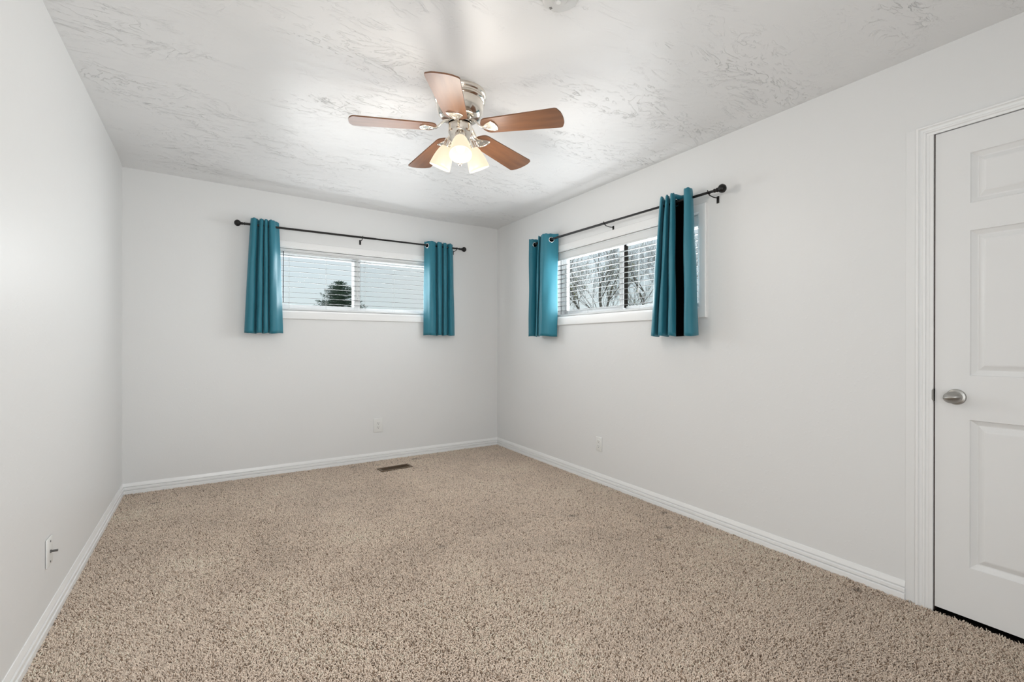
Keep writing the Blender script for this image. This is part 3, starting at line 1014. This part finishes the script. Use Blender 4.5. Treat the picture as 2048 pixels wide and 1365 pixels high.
def blade_outline():
    pts = []
    r_a, r_b = 0.122, 0.552
    wa, wb = 0.059, 0.075
    # root: rounded
    for i in range(13):
        t = PI / 2 + PI * i / 12
        pts.append((r_a + 0.040 + 0.040 * math.cos(t), wa * math.sin(t)))
    # lower long side to the tip, rounded corners and a gently bowed end
    cr = 0.018
    tipx = r_b
    for i in range(7):
        t = -PI / 2 + (PI / 2) * i / 6 * 0.86
        pts.append((tipx - 0.012 - cr + cr * math.cos(t), -wb + cr + cr * math.sin(t)))
    for k in range(1, 8):
        y = -wb + cr + (2 * wb - 2 * cr) * k / 8
        pts.append((tipx - 0.013 + 0.013 * (1 - (y / wb) ** 2), y))
    for i in range(7):
        t = (PI / 2) * 0.14 + (PI / 2) * 0.86 * i / 6
        pts.append((tipx - 0.012 - cr + cr * math.cos(t), wb - cr + cr * math.sin(t)))
    return pts


ol = blade_outline()
n = len(ol)
bv = [(x, y, 0.0035) for x, y in ol] + [(x, y, -0.003) for x, y in ol]
bf = [tuple(range(n)), tuple(range(2 * n - 1, n - 1, -1))] + [(i, n + i, n + (i + 1) % n, (i + 1) % n) for i in range(n)]
mb = MB().add(bv, bf)
rp = DROOP_B @ Matrix.Rotation(-PITCHB, 4, 'X')      # +y edge is the counter-clockwise one and dips
blade_me = None
# iron: curved arm from the rotor and a shield-shaped plate under the blade
ir = MB()
arm = []
for (x, z) in ((0.052, 0.031), (0.068, 0.032), (0.084, 0.028), (0.098, 0.016), (0.110, 0.001), (0.124, -0.010), (0.142, -0.0125), (0.155, -0.008)):
    arm.append((x, z))
for yw in (1,):
    v_, f_ = [], []
    for i, (x, z) in enumerate(arm):
        hw = 0.0150 - 0.0035 * math.sin(PI * i / (len(arm) - 1))
        a = arm[max(i - 1, 0)]; b = arm[min(i + 1, len(arm) - 1)]
        d = Vector((b[0] - a[0], 0, b[1] - a[1])).normalized(); nn = Vector((-d.z, 0, d.x))
        for yy, hh in ((-hw, -0.0034), (-hw * 0.6, -0.0054), (hw * 0.6, -0.0054), (hw, -0.0034), (hw, 0.0034), (-hw, 0.0034)):
            q = Vector((x, yy, z)) + nn * hh
            v_.append(q)
    for i in range(len(arm) - 1):
        for k in range(6):
            a, b = i * 6 + k, i * 6 + (k + 1) % 6
            f_.append((a, b, b + 6, a + 6))
    f_ += [tuple(range(5, -1, -1)), tuple((len(arm) - 1) * 6 + k for k in range(6))]
    ir.add(v_, f_)
sh = []
for (x, y) in ((0.128, -0.009), (0.145, -0.020), (0.165, -0.033), (0.182, -0.040), (0.192, -0.041), (0.200, -0.034), (0.2065, -0.018), (0.209, 0.0)):
    sh.append((x, y))
sh = sh + [(x, -y) for x, y in reversed(sh[:-1])]
ns = len(sh)
cx_ = 0.172
lev = [(1.0, -0.003), (1.0, -0.0075), (0.93, -0.0095), (0.82, -0.0095), (0.76, -0.0070), (0.0, -0.0065)]
v_ = []
for s_, z in lev[:-1]:
    v_ += [(cx_ + (x - cx_) * s_, y * s_, z) for x, y in sh]
v_.append((cx_, 0, -0.0065))
f_ = []
for k in range(len(lev) - 2):
    for i in range(ns):
        f_.append((k * ns + i, k * ns + (i + 1) % ns, k * ns + ns + (i + 1) % ns, k * ns + ns + i))
k = (len(lev) - 2) * ns
for i in range(ns): f_.append((k + i, k + (i + 1) % ns, len(v_) - 1))
sh_mb = MB().add([rp @ Vector(q) for q in v_], f_)
ir.add(sh_mb.v, sh_mb.f)
mb.v = [tuple(rp @ Vector(q)) for q in mb.v]
blade0 = mb.build('fan_blade', M_wood, fan)
iron0 = ir.build('blade_iron', M_iron, blade0, auto=35)
screws0 = []
for (x, y) in ((0.160, -0.012), (0.160, 0.012), (0.190, 0.0)):
    q = MB().lathe([(0.0, -0.0100), (0.0035, -0.0095), (0.0042, -0.0070), (0.0042, -0.0060)], 12, rp @ Matrix.Translation((x, y, 0)))
    screws0.append(q.build('blade_screw', M_iron, blade0))
for k in range(5):
    ang = math.radians(-124.0 + 72 * k)
    if k == 0: b_ = blade0
    else:
        b_ = blade0.copy(); C.objects.link(b_); b_.parent = fan
        for ch in [iron0] + screws0:
            c_ = ch.copy(); C.objects.link(c_); c_.parent = b_
    b_.location = (0, 0, BZ); b_.rotation_euler = (0, 0, ang)

# lamps: bent arm with socket cup, bell shade, bulb
TILT = math.radians(25)
for k, az in enumerate((-114.5, 5.5, 125.5)):
    A = math.radians(az)
    d = Vector((math.cos(A) * math.sin(TILT), math.sin(A) * math.sin(TILT), -math.cos(TILT)))
    neck = Vector((0.073 * math.cos(A), 0.073 * math.sin(A), 2.190 - FZ))
    m = Matrix.Translation(neck) @ d.to_track_quat('Z', 'Y').to_matrix().to_4x4()
    hold = MB().lathe([(0.0, -0.040), (0.016, -0.039), (0.0235, -0.034), (0.0255, -0.026), (0.0265, 0.004), (0.0285, 0.006), (0.0285, 0.010), (0.0255, 0.011), (0.0, 0.011)], 32, m)
    hold.tube([(0.030 * math.cos(A), 0.030 * math.sin(A), -0.222), neck - d * 0.036], 0.011, 12)
    hold.build('lamp_holder', M_fan_metal, fan, auto=40)
    so = [(0.0275, 0.006), (0.0310, 0.012), (0.0385, 0.028), (0.0455, 0.050), (0.0510, 0.075), (0.0550, 0.100), (0.0570, 0.118)]
    si = [(r - 0.003, h) for r, h in reversed(so)]
    shd = MB().lathe(so + si, 40, m).build('lamp_shade', M_shade, fan, smooth=True)
    MB().lathe([(0.0115, 0.012), (0.0120, 0.030), (0.0140, 0.042), (0.0190, 0.056), (0.0222, 0.070), (0.0208, 0.083), (0.0148, 0.093), (0.0065, 0.098), (0.0, 0.099)], 32, m).build('bulb', M_bulb, shd, smooth=True)
    l = bpy.data.lights.new('bulb_light', 'POINT')
    l.energy = LAMP_W; l.color = (1.0, 0.94, 0.86); l.shadow_soft_size = 0.065
    lo_ = bpy.data.objects.new('bulb_light', l)
    C.objects.link(lo_)
    lo_.location = Vector((FX, FY, FZ)) + m @ Vector((0, 0, 0.185))


# ------------------------------------------------------------------ carpet pile
def carpet():
    x0, x1, y0, y1 = -W - 0.0, 0.0, YF, 0.0
    pitch = 0.0054
    nx, ny = int((x1 - x0) / pitch), int((y1 - y0) / pitch)
    gx, gy = np.meshgrid(np.arange(nx), np.arange(ny))
    px = x0 + (gx + 0.5).ravel() * pitch + rng.uniform(-0.45, 0.45, nx * ny) * pitch
    py = y0 + (gy + 0.5).ravel() * pitch + rng.uniform(-0.45, 0.45, nx * ny) * pitch
    e = 0.006
    keep = (px > -W + KL * py + 0.014 - e) & (px < KR * py - 0.014 + e) & (py < -0.012 + 0.004)
    # room floor reaches under the door leaf
    cv_, sv_ = math.cos(-va), math.sin(-va)
    lx = (px - vx) * cv_ - (py - vy) * sv_; ly = (px - vx) * sv_ + (py - vy) * cv_
    keep &= ~((np.abs(lx) < 0.147) & (np.abs(ly) < 0.061))
    px, py = px[keep], py[keep]
    n = len(px)

    def vnoise(x, y, scale, seed):
        r = np.random.default_rng(seed)
        g = r.random((96, 96))
        u, v = (x * scale) % 95, (y * scale) % 95
        i, j = u.astype(int), v.astype(int)
        a, b = u - i, v - j
        a = a * a * (3 - 2 * a); b = b * b * (3 - 2 * b)
        return (g[i, j] * (1 - a) + g[i + 1, j] * a) * (1 - b) + (g[i, j + 1] * (1 - a) + g[i + 1, j + 1] * a) * b
    big = vnoise(px + 7, py + 9, 2.6, 1) * 0.6 + vnoise(px + 7, py + 9, 7, 2) * 0.4
    mid = vnoise(px + 7, py + 9, 38, 3)
    hgt = 0.0132 + rng.normal(0, 0.0019, n) + (mid - 0.5) * 0.004 + (big - 0.5) * 0.004
    lean_a = rng.uniform(0, 2 * np.pi, n)
    lean = 0.003 + rng.random(n) * 0.0095
    dx, dy = np.cos(lean_a) * lean, np.sin(lean_a) * lean
    wear = 0.009 * (vnoise(px + 3, py + 9, 2.1, 5) - 0.5)
    dy = dy + wear; dx = dx + 0.006 * (vnoise(px + 3, py + 9, 2.4, 6) - 0.5)
    dirt = np.zeros(n)
    for (qx, qy, r) in ((-0.684, -2.132, 0.022), (-0.486, -2.691, 0.020), (-0.30, -2.60, 0.022), (-1.60, -2.10, 0.020), (-1.02, -0.13, 0.030), (-1.62, -0.12, 0.028), (-1.40, -0.17, 0.020),
                      (-0.16, -3.55, 0.022), (-3.05, -0.36, 0.024), (-3.18, -0.06, 0.020), (-2.20, -0.10, 0.022), (-0.12, -2.42, 0.024)):
        d = np.exp(-(((px - qx) / r) ** 2 + ((py - qy) / (r * 0.7)) ** 2))
        hgt *= 1 - 0.40 * d
        dirt = np.maximum(dirt, d)
    K = 3
    ring_t = [0.0, 0.55, 1.0]
    rad = np.stack([np.full(n, 0.0027), 0.0029 + rng.normal(0, 0.0004, n), np.full(n, 0.0017)])
    V = np.zeros((n, 3, K, 3))
    ph = rng.uniform(0, 2 * np.pi, n)
    for k, t in enumerate(ring_t):
        cxv = px + dx * t ** 1.6; cyv = py + dy * t ** 1.6; cz = FLOOR + hgt * (t if k < 2 else 1.0)
        if k == 2: cz = FLOOR + hgt * (1 - 0.012 / 0.015 * 0.12)
        for i in range(K):
            a = ph + 2 * np.pi * i / K + 0.9 * t
            V[:, k, i, 0] = cxv + np.cos(a) * rad[k]
            V[:, k, i, 1] = cyv + np.sin(a) * rad[k]
            V[:, k, i, 2] = cz + (np.sin(a * 1.0) * 0.0012 if k == 2 else 0)
    verts = V.reshape(-1, 3)
    base = np.arange(n)[:, None] * 9
    quads = []
    for k in range(2):
        for i in range(K):
            j = (i + 1) % K
            quads.append(np.stack([base[:, 0] + k * 3 + i, base[:, 0] + k * 3 + j, base[:, 0] + k * 3 + 3 + j, base[:, 0] + k * 3 + 3 + i], 1))
    Q = np.concatenate(quads)
    T = np.stack([base[:, 0] + 6, base[:, 0] + 7, base[:, 0] + 8], 1)
    me = bpy.data.meshes.new('carpet_pile')
    me.vertices.add(len(verts)); me.vertices.foreach_set('co', verts.ravel().astype(np.float32))
    nl = Q.size + T.size
    me.loops.add(nl)
    me.loops.foreach_set('vertex_index', np.concatenate([Q.ravel(), T.ravel()]).astype(np.int32))
    npoly = len(Q) + len(T)
    me.polygons.add(npoly)
    ls = np.concatenate([np.arange(len(Q)) * 4, Q.size + np.arange(len(T)) * 3])
    me.polygons.foreach_set('loop_start', ls.astype(np.int32))
    me.polygons.foreach_set('loop_total', np.concatenate([np.full(len(Q), 4), np.full(len(T), 3)]).astype(np.int32))
    me.polygons.foreach_set('use_smooth', np.ones(npoly, dtype=bool))
    me.update(calc_edges=True)
    # yarn colour: sandy beige with darker and greyer strands mixed in
    light = np.array([0.93, 0.775, 0.645]); dark = np.array([0.38, 0.28, 0.205]); grey = np.array([0.80, 0.665, 0.55])
    pick = rng.random(n)
    col = np.where((pick < 0.10)[:, None], dark, np.where((pick < 0.45)[:, None], grey, light))
    col = col * (1 + rng.normal(0, 0.05, n))[:, None] * (0.87 + 0.22 * big)[:, None]  # broad noise paints pile-direction shading into the yarn colour
    col = col * (1 - 0.65 * dirt)[:, None]
    col = np.clip(col, 0.01, 0.94)
    full = np.ones((n, 9, 4), dtype=np.float32)
    full[:, :, :3] = col[:, None, :]
    at = me.attributes.new('yarn', 'FLOAT_COLOR', 'POINT')
    at.data.foreach_set('color', full.ravel())
    me.materials.append(M_carpet)
    o = bpy.data.objects.new('carpet_pile', me)
    C.objects.link(o)
    tag(o, 'beige and brown cut pile carpet covering the whole floor', 'carpet')
    o['kind'] = 'stuff'
    return o


carpet()

# ------------------------------------------------------------------ outdoors
g = MB().box((-40, 0.3, -0.75), (60, 70, -0.45))
gr = structure(g.build('ground', M_ground))


def spruce(loc, apex, label):
    root = thing('evergreen_tree', label, 'tree', loc)
    hh = apex - loc[2]
    MB().tube([(0, 0, 0), (0, 0, hh * 0.5), (0, 0, hh * 0.99)], [0.16, 0.09, 0.01], 8).build('trunk', M_bark, root)
    r = random.Random(5)
    mb = MB()
    z = 0.7
    while z < hh - 0.02:
        t = (hh - z)
        reach = 1.08 * t ** 0.6 if t < 1.8 else 1.54 + (t - 1.8) * 0.40
        nb = int(15 + 5 * min(t, 3))
        for b in range(nb):
            az = r.uniform(0, 2 * PI)
            ln = reach * r.uniform(0.62, 1.08)
            rise = r.uniform(0.10, 0.34) if t < 1.2 else r.uniform(-0.02, 0.22)
            step = 0.10
            m = max(2, int(ln / step))
            for q in range(m):
                u = (q + r.random()) / m
                px, py, pz = math.cos(az) * ln * u, math.sin(az) * ln * u, z + rise * ln * u + r.uniform(-0.05, 0.05)
                for w_ in range(5):
                    aa = az + r.uniform(-1.2, 1.2); le = r.uniform(0.10, 0.22); el = r.uniform(-0.2, 0.7)
                    tip = Vector((px + math.cos(aa) * le * math.cos(el), py + math.sin(aa) * le * math.cos(el), pz + le * math.sin(el)))
                    sd = Vector((-math.sin(aa), math.cos(aa), r.uniform(-0.6, 0.6))) * 0.020
                    c0 = Vector((px, py, pz))
                    mid_ = c0.lerp(tip, 0.45)
                    mb.add([c0, mid_ + sd, tip, mid_ - sd], [(0, 1, 2, 3)])
        z += 0.10
    fo = mb.build('foliage', M_needle, root)
    return root


spruce((3.97, 26.8, -0.45), 5.12, 'dark evergreen tree with a blunt top seen through the back wall window')


def bare_tree(loc, limbs, seed, label, depth=6, buds=False):
    root = thing('bare_tree', label, 'tree', loc, group='bare trees outside the right window')
    r = random.Random(seed)
    mb = MB()
    bud = MB()

    def grow(p0, d, ln, rad, lev):
        pts = [p0]; rads = [rad]
        d = d.normalized()
        nseg = 4
        for k in range(nseg):
            d = (d + Vector((r.uniform(-1, 1), r.uniform(-1, 1), r.uniform(-0.5, 1.0))) * 0.13).normalized()
            pts.append(pts[-1] + d * ln / nseg)
            rads.append(rad * (1 - 0.45 * (k + 1) / nseg))
        mb.tube(pts, rads, 6 if lev < 2 else 4, caps=False)
        if lev >= depth:
            if buds and r.random() < 0.35:
                c = pts[-1]; s = 0.02
                bud.add([c + Vector((0, 0, s)), c + Vector((s, 0, 0)), c + Vector((0, s, 0)), c + Vector((-s, -s, -s))], [(0, 1, 2), (0, 2, 3), (0, 3, 1), (1, 3, 2)])
            return
        nb = 3 if lev < 3 else r.choice((2, 3))
        for b in range(nb):
            k = r.choice((2, 3, 4, 4))
            ax = Vector((r.uniform(-1, 1), r.uniform(-1, 1), r.uniform(-0.3, 0.8)))
            nd = (d + ax * r.uniform(0.45, 0.85)).normalized()
            nd.z = abs(nd.z) * 0.8 + 0.12
            grow(pts[k], nd, ln * r.uniform(0.62, 0.85), max(rads[k] * r.uniform(0.50, 0.70), 0.0035), lev + 1)

    for p0, d, ln, rad in limbs:
        grow(Vector(p0), Vector(d), ln, rad, 1)
    mb.tube([(0, 0, 0), (0.02, 0, 0.8), limbs[0][0]], [0.13, 0.10, limbs[0][3]], 8)
    mb.build('branches', M_bark, root, smooth=True)
    if bud.v: bud.build('buds', M_bud, root)['kind'] = 'stuff'
    return root


# seen from the room, left is (-0.84, 0.53) and right (0.84, -0.53) in plan


def limbs_from(z0, k, r, n, spread):
    rr = random.Random(r)
    out = []
    for i in range(n):
        u = rr.uniform(-1, 1)
        out.append(((0.0, 0.0, z0 + rr.uniform(-0.5, 0.25) * k), (-0.84 * u * spread, 0.53 * u * spread, 1.0 - 0.35 * abs(u)), k * rr.uniform(0.75, 1.0), 0.026 * k * rr.uniform(0.6, 1.0)))
    return out


bare_tree((6.20, 5.30, -0.45), [((0.0, 0.0, 2.0), (-0.55, 0.35, 0.9), 0.85, 0.045)] + limbs_from(1.9, 0.9, 1, 4, 1.2), 4,
          'bare tree leaning left, seen through the left half of the right wall window', buds=True)
bare_tree((9.28, 8.04, -0.45), [((0.0, 0.0, 2.6), (-0.28, 0.2, 1.0), 1.2, 0.060), ((0, 0, 2.6), (0.2, -0.15, 1.0), 1.2, 0.048)] + limbs_from(2.3, 1.1, 2, 4, 1.1), 9,
          'upright forked bare tree beside the centre bar of the right wall window', buds=True)
bare_tree((12.1, 8.60, -0.45), [((0.0, 0.0, 2.4), (0.1, 0.1, 1.0), 1.3, 0.060)] + limbs_from(2.4, 1.4, 3, 6, 1.0), 21,
          'dense bare tree seen through the screened half of the right wall window')
bare_tree((16.4, 9.40, -0.45), [((0.0, 0.0, 2.8), (0.0, 0.1, 1.0), 1.5, 0.07)] + limbs_from(2.8, 1.6, 4, 6, 1.0), 33,
          'bare tree seen past the curtain nearest the door')
